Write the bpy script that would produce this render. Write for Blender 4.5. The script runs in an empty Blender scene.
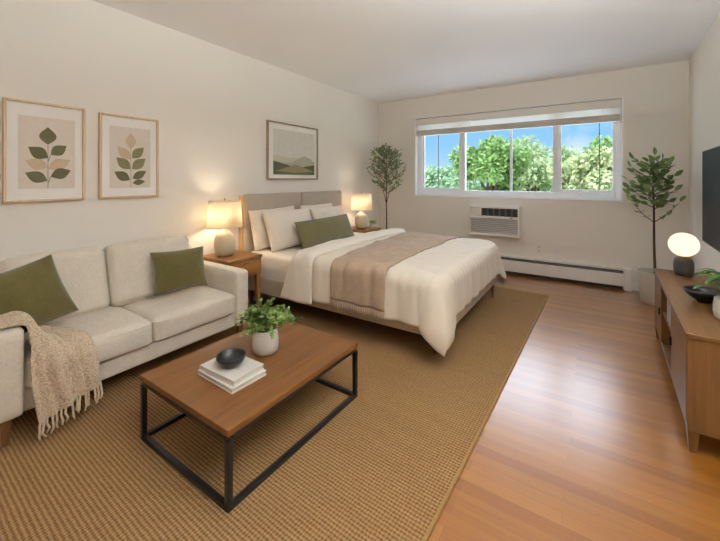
import bpy, bmesh, math, random
from mathutils import Vector, Matrix, Euler, noise
R = math.radians
sc = bpy.context.scene
COL = sc.collection
random.seed(7)

# ------------------------------------------------------------------ helpers
def lin(h):
    h = h.lstrip('#')
    o = []
    for i in (0, 2, 4):
        c = int(h[i:i + 2], 16) / 255
        o.append(c / 12.92 if c <= .04045 else ((c + .055) / 1.055) ** 2.4)
    return (*o, 1)

class NT:
    def __init__(s, name):
        s.m = bpy.data.materials.new(name); s.m.use_nodes = True
        s.t = s.m.node_tree; s.t.nodes.clear()
        s.out = s.n('ShaderNodeOutputMaterial')
    def n(s, typ, **kw):
        nd = s.t.nodes.new(typ)
        for k, v in kw.items():
            if k.startswith('i_'):
                key = k[2:]
                key = int(key) if key.isdigit() else key.replace('_', ' ')
                nd.inputs[key].default_value = v
            else:
                setattr(nd, k, v)
        return nd
    def l(s, a, b): s.t.links.new(a, b)
    def coord(s, scale=(1, 1, 1), rot=(0, 0, 0), out='Object'):
        c = s.n('ShaderNodeTexCoord'); m = s.n('ShaderNodeMapping')
        m.inputs['Scale'].default_value = scale; m.inputs['Rotation'].default_value = rot
        s.l(c.outputs[out], m.inputs['Vector']); return m.outputs[0]
    def noise(s, vec, scale, detail=4, rough=.5, dist=0):
        t = s.n('ShaderNodeTexNoise'); t.inputs['Scale'].default_value = scale
        t.inputs['Detail'].default_value = detail; t.inputs['Roughness'].default_value = rough
        t.inputs['Distortion'].default_value = dist
        s.l(vec, t.inputs['Vector']); return t.outputs['Fac']
    def ramp(s, fac, stops):
        r = s.n('ShaderNodeValToRGB'); e = r.color_ramp.elements
        while len(e) < len(stops): e.new(.5)
        for el, (p, c) in zip(e, stops): el.position = p; el.color = c
        s.l(fac, r.inputs[0]); return r.outputs[0]
    def mix(s, a, b, fac, mode='MIX'):
        m = s.n('ShaderNodeMix', data_type='RGBA', blend_type=mode)
        for v, i in ((fac, 0), (a, 6), (b, 7)):
            if hasattr(v, 'is_output'): s.l(v, m.inputs[i])
            else: m.inputs[i].default_value = v
        return m.outputs[2]
    def math(s, op, a, b=0.0):
        m = s.n('ShaderNodeMath', operation=op)
        for v, i in ((a, 0), (b, 1)):
            if hasattr(v, 'is_output'): s.l(v, m.inputs[i])
            else: m.inputs[i].default_value = v
        return m.outputs[0]
    def bump(s, h, strength, dist=.002):
        b = s.n('ShaderNodeBump'); b.inputs['Strength'].default_value = strength
        b.inputs['Distance'].default_value = dist; s.l(h, b.inputs['Height']); return b.outputs[0]
    def bsdf(s, color=None, rough=.6, normal=None, **kw):
        p = s.n('ShaderNodeBsdfPrincipled')
        if color is not None:
            if hasattr(color, 'is_output'): s.l(color, p.inputs['Base Color'])
            else: p.inputs['Base Color'].default_value = color
        if hasattr(rough, 'is_output'): s.l(rough, p.inputs['Roughness'])
        else: p.inputs['Roughness'].default_value = rough
        if normal is not None: s.l(normal, p.inputs['Normal'])
        for k, v in kw.items(): p.inputs[k.replace('_', ' ')].default_value = v
        s.l(p.outputs[0], s.out.inputs[0]); return p

def m_plain(name, c, rough=.5, var=.06, nscale=8, **kw):
    n = NT(name); v = n.coord(); f = n.noise(v, nscale, 3)
    c = lin(c); d = tuple(x * (1 - var) for x in c[:3]) + (1,); e = tuple(min(1, x * (1 + var)) for x in c[:3]) + (1,)
    n.bsdf(n.ramp(f, [(.3, d), (.7, e)]), rough, **kw); return n.m

def m_paint(name, c):
    n = NT(name); v = n.coord(); f = n.noise(v, 120, 3); g = n.noise(v, .8, 2)
    c = lin(c); d = tuple(x * .97 for x in c[:3]) + (1,)
    n.bsdf(n.ramp(g, [(.35, d), (.65, c)]), .75, n.bump(f, .06, .001)); return n.m

def m_fabric(name, c, weave=520, var=.12, bump=.35, big=9, sheen=.15, c2=None):
    n = NT(name); v = n.coord()
    w1 = n.noise(n.coord((1, 1, .25)), weave, 2); w2 = n.noise(n.coord((.25, .25, 1)), weave, 2)
    fine = n.math('MAXIMUM', w1, w2)
    g = n.noise(v, big, 4)
    c = lin(c); d = tuple(x * (1 - var) for x in c[:3]) + (1,); e = lin(c2) if c2 else tuple(min(1, x * (1 + var * .6)) for x in c[:3]) + (1,)
    base = n.ramp(n.math('ADD', n.math('MULTIPLY', fine, .75), n.math('MULTIPLY', g, .25)), [(.42, d), (.66, e)])
    p = n.bsdf(base, .92, n.bump(fine, bump, .0012)); p.inputs['Sheen Weight'].default_value = sheen
    p.inputs['Specular IOR Level'].default_value = .2
    return n.m

def m_wood(name, c1, c2, axis='Y', rough=.42, scale=1.0, coat=0.0):
    n = NT(name)
    s = {'X': (.9, 14, 14), 'Y': (14, .9, 14), 'Z': (14, 14, .9)}[axis]
    s = tuple(q * scale for q in s)
    v = n.coord(s)
    a = n.noise(v, 1.6, 6, .62, .6); b = n.noise(v, 7, 3, .6)
    f = n.math('ADD', n.math('MULTIPLY', a, .75), n.math('MULTIPLY', b, .25))
    c1, c2 = lin(c1), lin(c2)
    midc = tuple((x + y) / 2 for x, y in zip(c1, c2))
    col = n.ramp(f, [(.32, c1), (.5, midc), (.68, c2)])
    n.bsdf(col, rough, n.bump(b, .08, .0008), Coat_Weight=coat); return n.m

def obj(name, bm, mat=None, parent=None, smooth=False, bevel=0, seg=2, sub=0, solid=0, angle=40):
    me = bpy.data.meshes.new(name)
    bmesh.ops.recalc_face_normals(bm, faces=bm.faces) if not getattr(bm, '_keep', False) else None
    bm.to_mesh(me); bm.free()
    if smooth:
        for p in me.polygons: p.use_smooth = True
    o = bpy.data.objects.new(name, me); COL.objects.link(o)
    if mat is not None:
        for q in (mat if isinstance(mat, (list, tuple)) else [mat]): me.materials.append(q)
    if parent is not None: o.parent = parent
    if solid:
        s = o.modifiers.new('thick', 'SOLIDIFY'); s.thickness = solid; s.offset = 0
    if sub:
        s = o.modifiers.new('sub', 'SUBSURF'); s.levels = sub; s.render_levels = sub
    if bevel:
        b = o.modifiers.new('bevel', 'BEVEL'); b.width = bevel; b.segments = seg; b.limit_method = 'ANGLE'; b.angle_limit = R(angle)
        for p in me.polygons: p.use_smooth = True
        w = o.modifiers.new('wn', 'WEIGHTED_NORMAL'); w.keep_sharp = False
    return o

def thing(name, label, cat, loc=(0, 0, 0), rz=0, group=None):
    o = bpy.data.objects.new(name, None); COL.objects.link(o)
    o.location = loc; o.rotation_euler = (0, 0, rz); o.empty_display_size = .1
    return tag(o, label, cat, group)
def tag(o, label, cat, group=None):
    o['label'] = label; o['category'] = cat
    if group: o['group'] = group
    return o
def struct(o, label=None):
    o['kind'] = 'structure'
    if label: o['label'] = label
    return o
def copy_tree(src, parent=None):
    c = src.copy(); COL.objects.link(c)
    if parent is not None: c.parent = parent
    for ch in list(src.children): copy_tree(ch, c)
    return c

def B(): return bmesh.new()
def box(bm, a, b, mi=0):
    (x0, y0, z0), (x1, y1, z1) = a, b
    v = [bm.verts.new(p) for p in ((x0, y0, z0), (x1, y0, z0), (x1, y1, z0), (x0, y1, z0), (x0, y0, z1), (x1, y0, z1), (x1, y1, z1), (x0, y1, z1))]
    for f in ((0, 3, 2, 1), (4, 5, 6, 7), (0, 1, 5, 4), (1, 2, 6, 5), (2, 3, 7, 6), (3, 0, 4, 7)):
        bm.faces.new([v[i] for i in f]).material_index = mi
    return bm
def prism(bm, poly, z0, z1):
    lo = [bm.verts.new((x, y, z0)) for x, y in poly]; hi = [bm.verts.new((x, y, z1)) for x, y in poly]
    n = len(poly); bm.faces.new(lo[::-1]); bm.faces.new(hi)
    for i in range(n): bm.faces.new((lo[i], lo[(i + 1) % n], hi[(i + 1) % n], hi[i]))
    return bm
def frustum(bm, c0, s0, c1, s1):
    """tapered square bar between two rectangles (leg)"""
    lo = [bm.verts.new((c0[0] + a * s0[0], c0[1] + b * s0[1], c0[2])) for a, b in ((-1, -1), (1, -1), (1, 1), (-1, 1))]
    hi = [bm.verts.new((c1[0] + a * s1[0], c1[1] + b * s1[1], c1[2])) for a, b in ((-1, -1), (1, -1), (1, 1), (-1, 1))]
    bm.faces.new(lo[::-1]); bm.faces.new(hi)
    for i in range(4): bm.faces.new((lo[i], lo[(i + 1) % 4], hi[(i + 1) % 4], hi[i]))
    return bm
def lathe(bm, prof, n=40, c=(0, 0, 0), sx=1, sy=1):
    rings = []
    for r, z in prof:
        if r < 1e-5: rings.append([bm.verts.new((c[0], c[1], c[2] + z))])
        else: rings.append([bm.verts.new((c[0] + r * sx * math.cos(2 * math.pi * i / n), c[1] + r * sy * math.sin(2 * math.pi * i / n), c[2] + z)) for i in range(n)])
    for a, b in zip(rings, rings[1:]):
        if len(a) == 1 and len(b) == 1: continue
        for i in range(n):
            j = (i + 1) % n
            if len(a) == 1: bm.faces.new((a[0], b[j], b[i]))
            elif len(b) == 1: bm.faces.new((a[i], a[j], b[0]))
            else: bm.faces.new((a[i], a[j], b[j], b[i]))
    return bm
def tube(bm, pts, rad, n=8, cap=True):
    pts = [Vector(p) for p in pts]
    rads = rad if isinstance(rad, (list, tuple)) else [rad] * len(pts)
    prev = None; rings = []
    for i, p in enumerate(pts):
        t = (pts[min(i + 1, len(pts) - 1)] - pts[max(i - 1, 0)]).normalized()
        if prev is None:
            a = t.cross(Vector((0, 0, 1)))
            if a.length < .05: a = t.cross(Vector((1, 0, 0)))
        else: a = prev - t * prev.dot(t)
        a.normalize(); b = t.cross(a); prev = a
        rings.append([bm.verts.new(p + (a * math.cos(2 * math.pi * k / n) + b * math.sin(2 * math.pi * k / n)) * rads[i]) for k in range(n)])
    for r0, r1 in zip(rings, rings[1:]):
        for k in range(n): bm.faces.new((r0[k], r0[(k + 1) % n], r1[(k + 1) % n], r1[k]))
    if cap:
        bm.faces.new(rings[0][::-1]); bm.faces.new(rings[-1])
    return bm
def rbox(size, r=.03, n=12, puff=(0, 0, 0), wob=0, seed=0, base=True):
    """rounded, optionally puffed box (cushions); origin at centre of its base"""
    bm = B()
    bmesh.ops.create_cube(bm, size=2)
    bmesh.ops.subdivide_edges(bm, edges=bm.edges[:], cuts=n, use_grid_fill=True)
    hx, hy, hz = (q / 2 for q in size)
    off = Vector((seed * 3.1, seed * 1.7, seed))
    for v in bm.verts:
        u = Vector(v.co)
        # concentrate vertices to the rims
        w = Vector([math.copysign(1 - (1 - abs(q)) ** 1.35, q) for q in u])
        p = Vector((w.x * hx, w.y * hy, w.z * hz))
        inner = Vector((max(-hx + r, min(hx - r, p.x)), max(-hy + r, min(hy - r, p.y)), max(-hz + r, min(hz - r, p.z))))
        d = p - inner
        if d.length > 1e-9: p = inner + d.normalized() * min(r, max(d.length, r if (abs(abs(u.x) - 1) < 1e-6) + (abs(abs(u.y) - 1) < 1e-6) + (abs(abs(u.z) - 1) < 1e-6) else 0))
        fx = (1 - u.y ** 2) * (1 - u.z ** 2); fy = (1 - u.x ** 2) * (1 - u.z ** 2); fz = (1 - u.x ** 2) * (1 - u.y ** 2)
        p.x += puff[0] * u.x * fx ** .7 if fx > 0 else 0
        p.y += puff[1] * u.y * fy ** .7 if fy > 0 else 0
        p.z += puff[2] * u.z * fz ** .7 if fz > 0 else 0
        if wob: p += noise.noise_vector(p * 5 + off) * wob
        if base: p.z += hz
        v.co = p
    return bm
def pillow(w, h, t, n=26, ear=.07, wr=.006, seed=0, power=.5):
    """knife edge pillow: width along Y, height along Z from 0, thickness along X"""
    bm = B(); off = Vector((seed * 2.3, seed, 5 + seed))
    sides = []
    for sgn in (1, -1):
        g = []
        for i in range(n + 1):
            row = []
            for j in range(n + 1):
                a = -1 + 2 * i / n; b = -1 + 2 * j / n
                a = math.copysign(1 - (1 - abs(a)) ** 1.3, a); b = math.copysign(1 - (1 - abs(b)) ** 1.3, b)
                y = w / 2 * a * (1 - ear * (1 - b * b)); z = h / 2 * b * (1 - ear * (1 - a * a))
                k = max(0, (1 - a * a) * (1 - b * b)) ** power
                x = sgn * t / 2 * k
                e = min(1, k * 2)
                q = Vector((x, y, z))
                x += e * wr * noise.noise(q * 9 + off) + e * wr * .6 * noise.noise(q * 22 + off)
                # pull creases from the corners
                cr = math.exp(-((abs(a) - abs(b)) / .16) ** 2) * (abs(a * b)) * e
                x -= sgn * cr * wr * 1.2
                row.append((x, y, z + h / 2))
            g.append(row)
        sides.append(g)
    V = {}
    def vert(s, i, j):
        key = (s if 0 < i < n and 0 < j < n else 0, i, j)
        if key not in V: V[key] = bm.verts.new(sides[s][i][j])
        return V[key]
    for s in (0, 1):
        for i in range(n):
            for j in range(n):
                q = [vert(s, i, j), vert(s, i + 1, j), vert(s, i + 1, j + 1), vert(s, i, j + 1)]
                bm.faces.new(q if s == 0 else q[::-1])
    return bm
def grid_mesh(P, bm=None):
    bm = bm or B()
    V = [[bm.verts.new(p) for p in row] for row in P]
    for a, b in zip(V, V[1:]):
        for i in range(len(a) - 1): bm.faces.new((a[i], a[i + 1], b[i + 1], b[i]))
    return bm
def leaf(bm, base, d, nrm, L, W, droop=.15, fold=.18, mi=0):
    d = d.normalized(); s = d.cross(nrm)
    if s.length < 1e-4: s = d.cross(Vector((.3, .9, .2)))
    s.normalize(); u = s.cross(d).normalized()
    prof = ((0, .02), (.22, .72), (.5, 1), (.78, .68), (1, .02))
    rows = []
    for t, w in prof:
        c = base + d * (t * L) - u * (droop * L * t * t)
        rows.append([bm.verts.new(c + s * (q * w * W / 2) + u * (abs(q) * w * W * fold)) for q in (-1, 0, 1)])
    for a, b in zip(rows, rows[1:]):
        for i in (0, 1):
            f = bm.faces.new((a[i], a[i + 1], b[i + 1], b[i])); f.smooth = True; f.material_index = mi
def rdir(rng, zmin=-1, zmax=1):
    z = rng.uniform(zmin, zmax); a = rng.uniform(0, 2 * math.pi); r = math.sqrt(max(0, 1 - z * z))
    return Vector((r * math.cos(a), r * math.sin(a), z))

# ------------------------------------------------------------------ materials
M = {}
M['wall'] = m_paint('wall paint', '#ECE6DC')
M['ceil'] = m_paint('ceiling paint', '#F5F4F3')
M['white'] = m_plain('white gloss paint', '#F0EEEA', .35, .02)
M['vinyl'] = m_plain('white vinyl', '#F3F3F2', .3, .015)
M['offwhite'] = m_plain('offwhite enamel', '#E9E5DE', .38, .02)
M['grille'] = m_plain('grey grille', '#6E6B66', .5, .1)
M['dark'] = m_plain('dark slot', '#2A2826', .6, .1)
M['blackmetal'] = m_plain('black powder coat', '#1B1918', .42, .12, 30)
M['brass'] = m_plain('brass', '#B98F57', .3, .05, Metallic=1.0)
M['sofa'] = m_fabric('oatmeal sofa fabric', '#D6CBBA', 230, .11, .45)
M['olive'] = m_fabric('olive velvet', '#584F26', 300, .2, .25, sheen=.5)
M['olive2'] = m_fabric('olive linen', '#675E3D', 420, .18, .35, sheen=.3)
M['white_linen'] = m_fabric('white linen', '#E2D6C5', 600, .06, .22)
M['sheet'] = m_fabric('white sheet', '#E6DCCD', 700, .05, .15)
M['duvet'] = m_fabric('cream duvet cotton', '#E2D5C3', 700, .05, .18)
M['taupe'] = m_fabric('taupe throw wool', '#AB927A', 260, .22, .6)
M['headboard'] = m_fabric('beige headboard linen', '#AD9F8E', 450, .12, .35)
M['rail'] = m_fabric('beige bed frame linen', '#C0AD94', 450, .12, .35)
M['screenbar'] = m_plain('grey screen bar', '#9299A0', .5, .05)
M['shade_dark'] = m_plain('dark soil', '#2C2119', .95, .3, 60)
M['wood_table'] = m_wood('walnut coffee table', '#5A3616', '#7E5124', 'Y', .42)
M['wood_ns'] = m_wood('walnut nightstand', '#6E441D', '#9A6A33', 'Y', .4)
M['wood_con'] = m_wood('oak console', '#5F3D1D', '#815A2F', 'Y', .42)
M['wood_con_v'] = m_wood('oak console upright', '#5F3D1D', '#815A2F', 'Z', .42)
M['wood_leg'] = m_wood('dark wood leg', '#57361E', '#7A5030', 'Z', .4)
M['wood_frame'] = m_wood('pale oak frame', '#C3A580', '#DCC29E', 'Z', .5)
M['wood_frame2'] = m_wood('walnut grey frame', '#8A7358', '#A68E70', 'Z', .5)
M['wood_head'] = m_wood('honey wood post', '#B98B55', '#D0A56E', 'Z', .45)
M['mat'] = m_plain('mat board', '#F2EEE8', .8, .01)
M['art'] = m_plain('art paper', '#D9CDBF', .85, .03, 30)
M['art_dark'] = m_plain('art dark green ink', '#5A5636', .85, .12, 40)
M['art_mid'] = m_plain('art sage ink', '#79754F', .85, .12, 40)
M['art_tan'] = m_plain('art tan ink', '#C2A98A', .85, .08, 40)
M['art_stem'] = m_plain('art stem ink', '#6B5D49', .85, .05)
M['page'] = m_plain('book pages', '#DCD5C8', .85, .06, 90)
M['book_a'] = m_plain('book linen pale grey', '#CDC6BC', .75, .06, 60)
M['book_b'] = m_plain('book linen offwhite', '#D8D2C8', .75, .06, 60)
M['book_c'] = m_plain('grey book cover', '#8E8B86', .7, .08, 60)
M['book_d'] = m_plain('pale book cover', '#BDB9B2', .7, .08, 60)
M['black_ceramic'] = m_plain('black ceramic', '#24211F', .38, .25, 25)
M['trunk'] = m_wood('bark', '#3E3022', '#5C4A36', 'Z', .9)
M['soil'] = M['shade_dark']
def m_speckle(name, c, c2):
    n = NT(name); v = n.coord(); f = n.noise(v, 260, 2); g = n.noise(v, 14, 3)
    col = n.mix(n.ramp(f, [(.3, lin(c2)), (.42, lin(c))]), lin(c2), n.math('MULTIPLY', g, .35))
    n.bsdf(col, .55, n.bump(f, .12, .001)); return n.m
M['ceramic'] = m_speckle('cream stoneware', '#C6B598', '#AC9A7E')
M['pot'] = m_speckle('speckled white pot', '#E0DAD0', '#C2B8AA')
M['pot_floor'] = m_speckle('pale stone planter', '#C2B8AA', '#A69B8C')
M['charcoal'] = m_plain('charcoal ribbed ceramic', '#3F3932', .7, .12, 30)

def m_leaf(name, c1, c2, trans=.25, rough=.45):
    n = NT(name); v = n.coord(); f = n.noise(v, 6, 2)
    col = n.ramp(f, [(.35, lin(c1)), (.65, lin(c2))])
    p = n.bsdf(col, rough)
    tr = n.n('ShaderNodeBsdfTranslucent'); n.l(col, tr.inputs[0])
    mx = n.n('ShaderNodeMixShader'); mx.inputs[0].default_value = trans
    n.l(p.outputs[0], mx.inputs[1]); n.l(tr.outputs[0], mx.inputs[2]); n.l(mx.outputs[0], n.out.inputs[0])
    return n.m
M['leaf_a'] = m_leaf('dark plant leaves', '#4E6535', '#7C9458')
M['leaf_b'] = m_leaf('olive tree leaves', '#66774E', '#8E9C6E')
M['leaf_c'] = m_leaf('bush leaves', '#58702F', '#92A75A')
M['leaf_d'] = m_leaf('console plant leaves', '#3F5E28', '#6E8C48')
TREES = [('#557A36', '#8CA85E'), ('#7C9060', '#B0BC8C'), ('#8A9A62', '#B8BE8E'), ('#749668', '#A2B892')]
for i, (a, b) in enumerate(TREES): M['tree%d' % i] = m_leaf('garden tree leaves %d' % i, a, b, .35, .6)
M['lawn'] = m_plain('lawn', '#6F9440', .9, .2, 3)

def m_floor():
    n = NT('honey oak strip floor')
    v = n.coord()
    br = n.n('ShaderNodeTexBrick'); br.offset = .37; br.offset_frequency = 2
    for k, q in (('Scale', 1), ('Mortar Size', .0009), ('Mortar Smooth', .3), ('Bias', 0), ('Brick Width', .93), ('Row Height', .057)): br.inputs[k].default_value = q
    br.inputs['Color1'].default_value = (0, 0, 0, 1); br.inputs['Color2'].default_value = (1, 1, 1, 1); br.inputs['Mortar'].default_value = (.5, .5, .5, 1)
    n.l(v, br.inputs['Vector'])
    gv = n.coord((1.1, 22, 1)); gr = n.noise(gv, 3, 6, .6, .5)
    sep = n.n('ShaderNodeSeparateColor'); n.l(br.outputs['Color'], sep.inputs[0])
    row = n.noise(n.coord((.35, 17.5, 1)), 1, 1)          # tone drifts from strip to strip
    f = n.math('ADD', n.math('ADD', n.math('MULTIPLY', sep.outputs[0], .3), n.math('MULTIPLY', gr, .4)), n.math('ADD', n.math('MULTIPLY', row, .26), .07))
    col = n.ramp(f, [(.2, lin('#744312')), (.5, lin('#8F581B')), (.82, lin('#A66D27'))])
    col = n.mix(col, lin('#6B4522'), n.math('MULTIPLY', br.outputs['Fac'], .7))
    h = n.math('SUBTRACT', n.math('MULTIPLY', gr, .3), br.outputs['Fac'])
    rg = .3
    p = n.bsdf(col, rg, n.bump(h, .3, .001)); p.inputs['Specular IOR Level'].default_value = .7
    p.inputs['Coat Weight'].default_value = 1; p.inputs['Coat Roughness'].default_value = .25; p.inputs['Coat IOR'].default_value = 1.6
    return n.m
M['floor'] = m_floor()

def m_rug():
    n = NT('woven jute')
    v = n.coord(); wob = n.noise(v, 14, 2)
    def wave(d, sc_, dist):
        w = n.n('ShaderNodeTexWave', wave_type='BANDS', bands_direction=d)
        w.inputs['Scale'].default_value = sc_; w.inputs['Distortion'].default_value = dist
        w.inputs['Detail'].default_value = 1; w.inputs['Detail Scale'].default_value = 3
        n.l(v, w.inputs['Vector']); return w.outputs['Fac']
    a = wave('Y', 20, 1.2); b = wave('X', 23, 3.0)
    fib = n.noise(n.coord((1, 1, 1)), 180, 3)
    h = n.math('ADD', n.math('MULTIPLY', a, .62), n.math('MULTIPLY', b, .38))
    t = n.math('ADD', n.math('MULTIPLY', h, .7), n.math('MULTIPLY', fib, .5))
    col = n.ramp(t, [(.12, lin('#4A321C')), (.48, lin('#83623D')), (.9, lin('#A7855C'))])
    tone = n.noise(n.coord((.6, 9, 1)), 1.5, 3)
    col = n.mix(col, lin('#6A4A2E'), n.math('MULTIPLY', tone, .35))
    n.bsdf(col, .95, n.bump(n.math('ADD', h, n.math('MULTIPLY', fib, 0.25)), .7, .005), Specular_IOR_Level=.1)
    return n.m
M['rug'] = m_rug()
M['rug_edge'] = m_fabric('rug binding', '#94713F', 300, .2, .5)

def m_throw():
    n = NT('chunky knit throw'); v = n.coord()
    w = n.n('ShaderNodeTexVoronoi'); w.inputs['Scale'].default_value = 120; n.l(v, w.inputs['Vector'])
    fib = n.noise(v, 260, 2)
    t = n.math('ADD', n.math('MULTIPLY', w.outputs['Distance'], .9), n.math('MULTIPLY', fib, .35))
    col = n.ramp(t, [(.2, lin('#D9C7AF')), (.9, lin('#B39A7E'))])
    n.bsdf(col, .95, n.bump(n.math('MULTIPLY', t, -1.0), .8, .005), Specular_IOR_Level=.1, Sheen_Weight=.2); return n.m
M['knit'] = m_throw()
M['fringe'] = m_fabric('throw fringe', '#CDB79B', 260, .2, .5)

def m_shade():
    n = NT('lit linen lampshade'); v = n.coord((1, 1, .3)); f = n.noise(v, 300, 2)
    col = n.ramp(f, [(.3, lin('#F2E6D0')), (.7, lin('#FBF3E4'))])
    d = n.n('ShaderNodeBsdfDiffuse'); t = n.n('ShaderNodeBsdfTranslucent')
    n.l(col, d.inputs[0]); n.l(col, t.inputs[0])
    mx = n.n('ShaderNodeMixShader'); mx.inputs[0].default_value = .58
    n.l(d.outputs[0], mx.inputs[1]); n.l(t.outputs[0], mx.inputs[2]); n.l(mx.outputs[0], n.out.inputs[0]); return n.m
M['shade'] = m_shade()
def m_emit(name, c, s):
    n = NT(name); v = n.coord(); f = n.noise(v, 3, 1)
    e = n.n('ShaderNodeEmission'); e.inputs['Strength'].default_value = s
    c = lin(c); n.l(n.ramp(f, [(.2, tuple(x * .97 for x in c[:3]) + (1,)), (.8, c)]), e.inputs[0]); n.l(e.outputs[0], n.out.inputs[0]); return n.m
M['globe'] = m_emit('lit opal glass', '#FFEBD0', 1.2)
M['bulb'] = m_emit('bulb', '#FFDDA8', 6)
def m_glass():
    n = NT('clear window glass')
    v = n.coord(); f = n.noise(v, 2, 1)
    t = n.n('ShaderNodeBsdfTransparent'); n.l(n.ramp(f, [(0, (.95, .97, .97, 1)), (1, (.97, .98, .98, 1))]), t.inputs[0])
    g = n.n('ShaderNodeBsdfGlossy'); g.inputs['Roughness'].default_value = .02
    mx = n.n('ShaderNodeMixShader'); mx.inputs[0].default_value = .012
    n.l(t.outputs[0], mx.inputs[1]); n.l(g.outputs[0], mx.inputs[2]); n.l(mx.outputs[0], n.out.inputs[0]); return n.m
M['glass'] = m_glass()
M['screen'] = m_plain('tv screen', '#0C0D0F', .5, .1, Specular_IOR_Level=.2)
M['bezel'] = m_plain('tv bezel', '#141414', .4, .1)

# ------------------------------------------------------------------ the room
D, H = 4.9, 2.46
YR = -1.7                      # wall behind the viewer
K = math.tan(R(2.5))           # the right wall is not quite square to the window wall
def xr(y): return 3.713 - (D - y) * K
floor_poly = [(0, YR), (xr(YR), YR), (xr(D), D), (0, D)]
o = obj('floor', prism(B(), floor_poly, -.1, 0), M['floor']); struct(o, 'honey oak strip floor')
o = obj('ceiling', prism(B(), [(-.1, YR - .1), (xr(YR) + .1, YR - .1), (xr(D) + .2, D + .1), (-.1, D + .1)], H, H + .15), M['ceil']); struct(o, 'smooth white ceiling')
o = obj('wall_left', box(B(), (-.12, YR, 0), (0, D, H)), M['wall']); struct(o, 'cream wall behind sofa and bed')
o = obj('wall_right', prism(B(), [(xr(YR), YR), (xr(YR) + .12, YR), (xr(D) + .12, D), (xr(D), D)], 0, H), M['wall']); struct(o, 'white wall holding the television')
o = obj('wall_front', box(B(), (-.12, YR - .12, 0), (xr(YR) + .12, YR, H)), M['wall']); struct(o, 'plain wall behind the viewer')
WX0, WX1, WZ0, WZ1 = .628, 3.172, .975, 2.142
bm = B(); T = .2
for a, b in (((-.12, D, 0), (WX0, D + T, H)), ((WX1, D, 0), (xr(D) + .12, D + T, H)), ((WX0, D, 0), (WX1, D + T, WZ0)), ((WX0, D, WZ1), (WX1, D + T, H))): box(bm, a, b)
o = obj('wall_back', bm, M['wall']); struct(o, 'cream wall with the wide window')
o = obj('baseboard_left', box(B(), (0, YR, 0), (.014, D, .09)), M['white'], bevel=.004); struct(o)
o = obj('baseboard_right', prism(B(), [(xr(YR) - .014, YR), (xr(YR), YR), (xr(D), D), (xr(D) - .014, D)], 0, .09), M['white'], bevel=.004); struct(o)
o = obj('baseboard_back', box(B(), (3.245, D - .014, 0), (xr(D) - .015, D, .09)), M['white'], bevel=.004); struct(o)

# window: recessed white frame, two end sashes, wide centre with a thin bar
w = bpy.data.objects.new('window_1', None); COL.objects.link(w); w.location = (0, 0, 0); struct(w, 'wide white window over the wall air conditioner')
FY0, FY1 = D + .075, D + .15
bm = B()
box(bm, (WX0, D + .0, WZ0), (WX0 + .018, FY1, WZ1)); box(bm, (WX1 - .018, D, WZ0), (WX1, FY1, WZ1)); box(bm, (WX0 + .018, D + .06, WZ1 - .015), (WX1 - .018, FY1, WZ1))
obj('jamb_lining', bm, M['vinyl'], w)
obj('sill', box(B(), (WX0 + .018, D - .012, WZ0), (WX1 - .018, FY1, WZ0 + .022)), M['vinyl'], w, bevel=.005)
bm = B()
x0, x1, z0, z1 = WX0 + .018, WX1 - .018, WZ0 + .022, WZ1 - .015
box(bm, (x0, FY0, z0), (x0 + .075, FY1, z1)); box(bm, (x1 - .05, FY0, z0), (x1, FY1, z1))
box(bm, (x0 + .075, FY0, z0), (x1 - .05, FY1, z0 + .075)); box(bm, (x0 + .075, FY0, 2.06), (x1 - .05, FY1, z1))
obj('window_frame', bm, M['vinyl'], w, bevel=.006)
for m in (1.312, 2.468): obj('mullion', box(B(), (m, FY0 - .006, z0 + .075), (m + .062, FY1, 2.06)), M['vinyl'], w, bevel=.006)
zb, zt = z0 + .075, 2.06
for a, b in ((x0 + .075, 1.312), (2.53, x1 - .05)):
    bm = B(); e = .03
    box(bm, (a, FY0 + .02, zb), (a + e, FY1 - .02, zt)); box(bm, (b - e, FY0 + .02, zb), (b, FY1 - .02, zt))
    box(bm, (a + e, FY0 + .02, zb), (b - e, FY1 - .02, zb + e)); box(bm, (a + e, FY0 + .02, zt - e), (b - e, FY1 - .02, zt))
    s = obj('sash', bm, M['vinyl'], w, bevel=.004)
    obj('pane', box(B(), (a + e, D + .11, zb + e), (b - e, D + .114, zt - e)), M['glass'], s)
for x in (.955, 2.945): obj('screen_bar', box(B(), (x, D + .125, zb + .03), (x + .011, D + .135, zt - .03)), M['screenbar'], w)
obj('pane', box(B(), (1.374, D + .11, zb), (2.468, D + .114, zt)), M['glass'], w)
obj('meeting_bar', box(B(), (1.965, D + .095, zb), (1.992, D + .125, zt)), M['vinyl'], w, bevel=.003)

# raised blind in the top of the recess
bl = thing('window_blind', 'raised white slatted blind bunched at the top of the window', 'window blind', (0, D, 0))
bx0, bx1 = WX0 + .022, WX1 - .022
obj('valance', box(B(), (bx0, .008, 2.043), (bx1, .05, 2.124)), M['wall'], bl, bevel=.004)
bm = B()
for k in range(4): box(bm, (bx0 + .006, .030 - .003 * k, 1.970 + k * .0185), (bx1 - .006, .0312 - .003 * k, 1.992 + k * .0185))
M['slat'] = m_leaf('white translucent slat', '#FBFBFA', '#FFFFFF', .5, .35)
obj('slats', bm, M['slat'], bl)
M['blindrail'] = m_plain('beige blind rail', '#E4DDD2', .5, .03)
bm = B()
for k in range(5): box(bm, (bx0 + .004, .004, 1.885 + k * .0172), (bx1 - .004, .06, 1.899 + k * .0172))
obj('bottom_rail', bm, M['blindrail'], bl, bevel=.004)
for x in (.85, 1.42, 1.98, 2.5, 2.98): obj('lift_cord', tube(B(), [(x, .001, 2.043), (x, .001, 1.885)], .0022, 6), M['vinyl'], bl)
obj('tilt_wand', tube(B(), [(1.468, -.004, 2.06), (1.468, -.006, 1.93)], .006, 8), M['vinyl'], bl, smooth=True)
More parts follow.
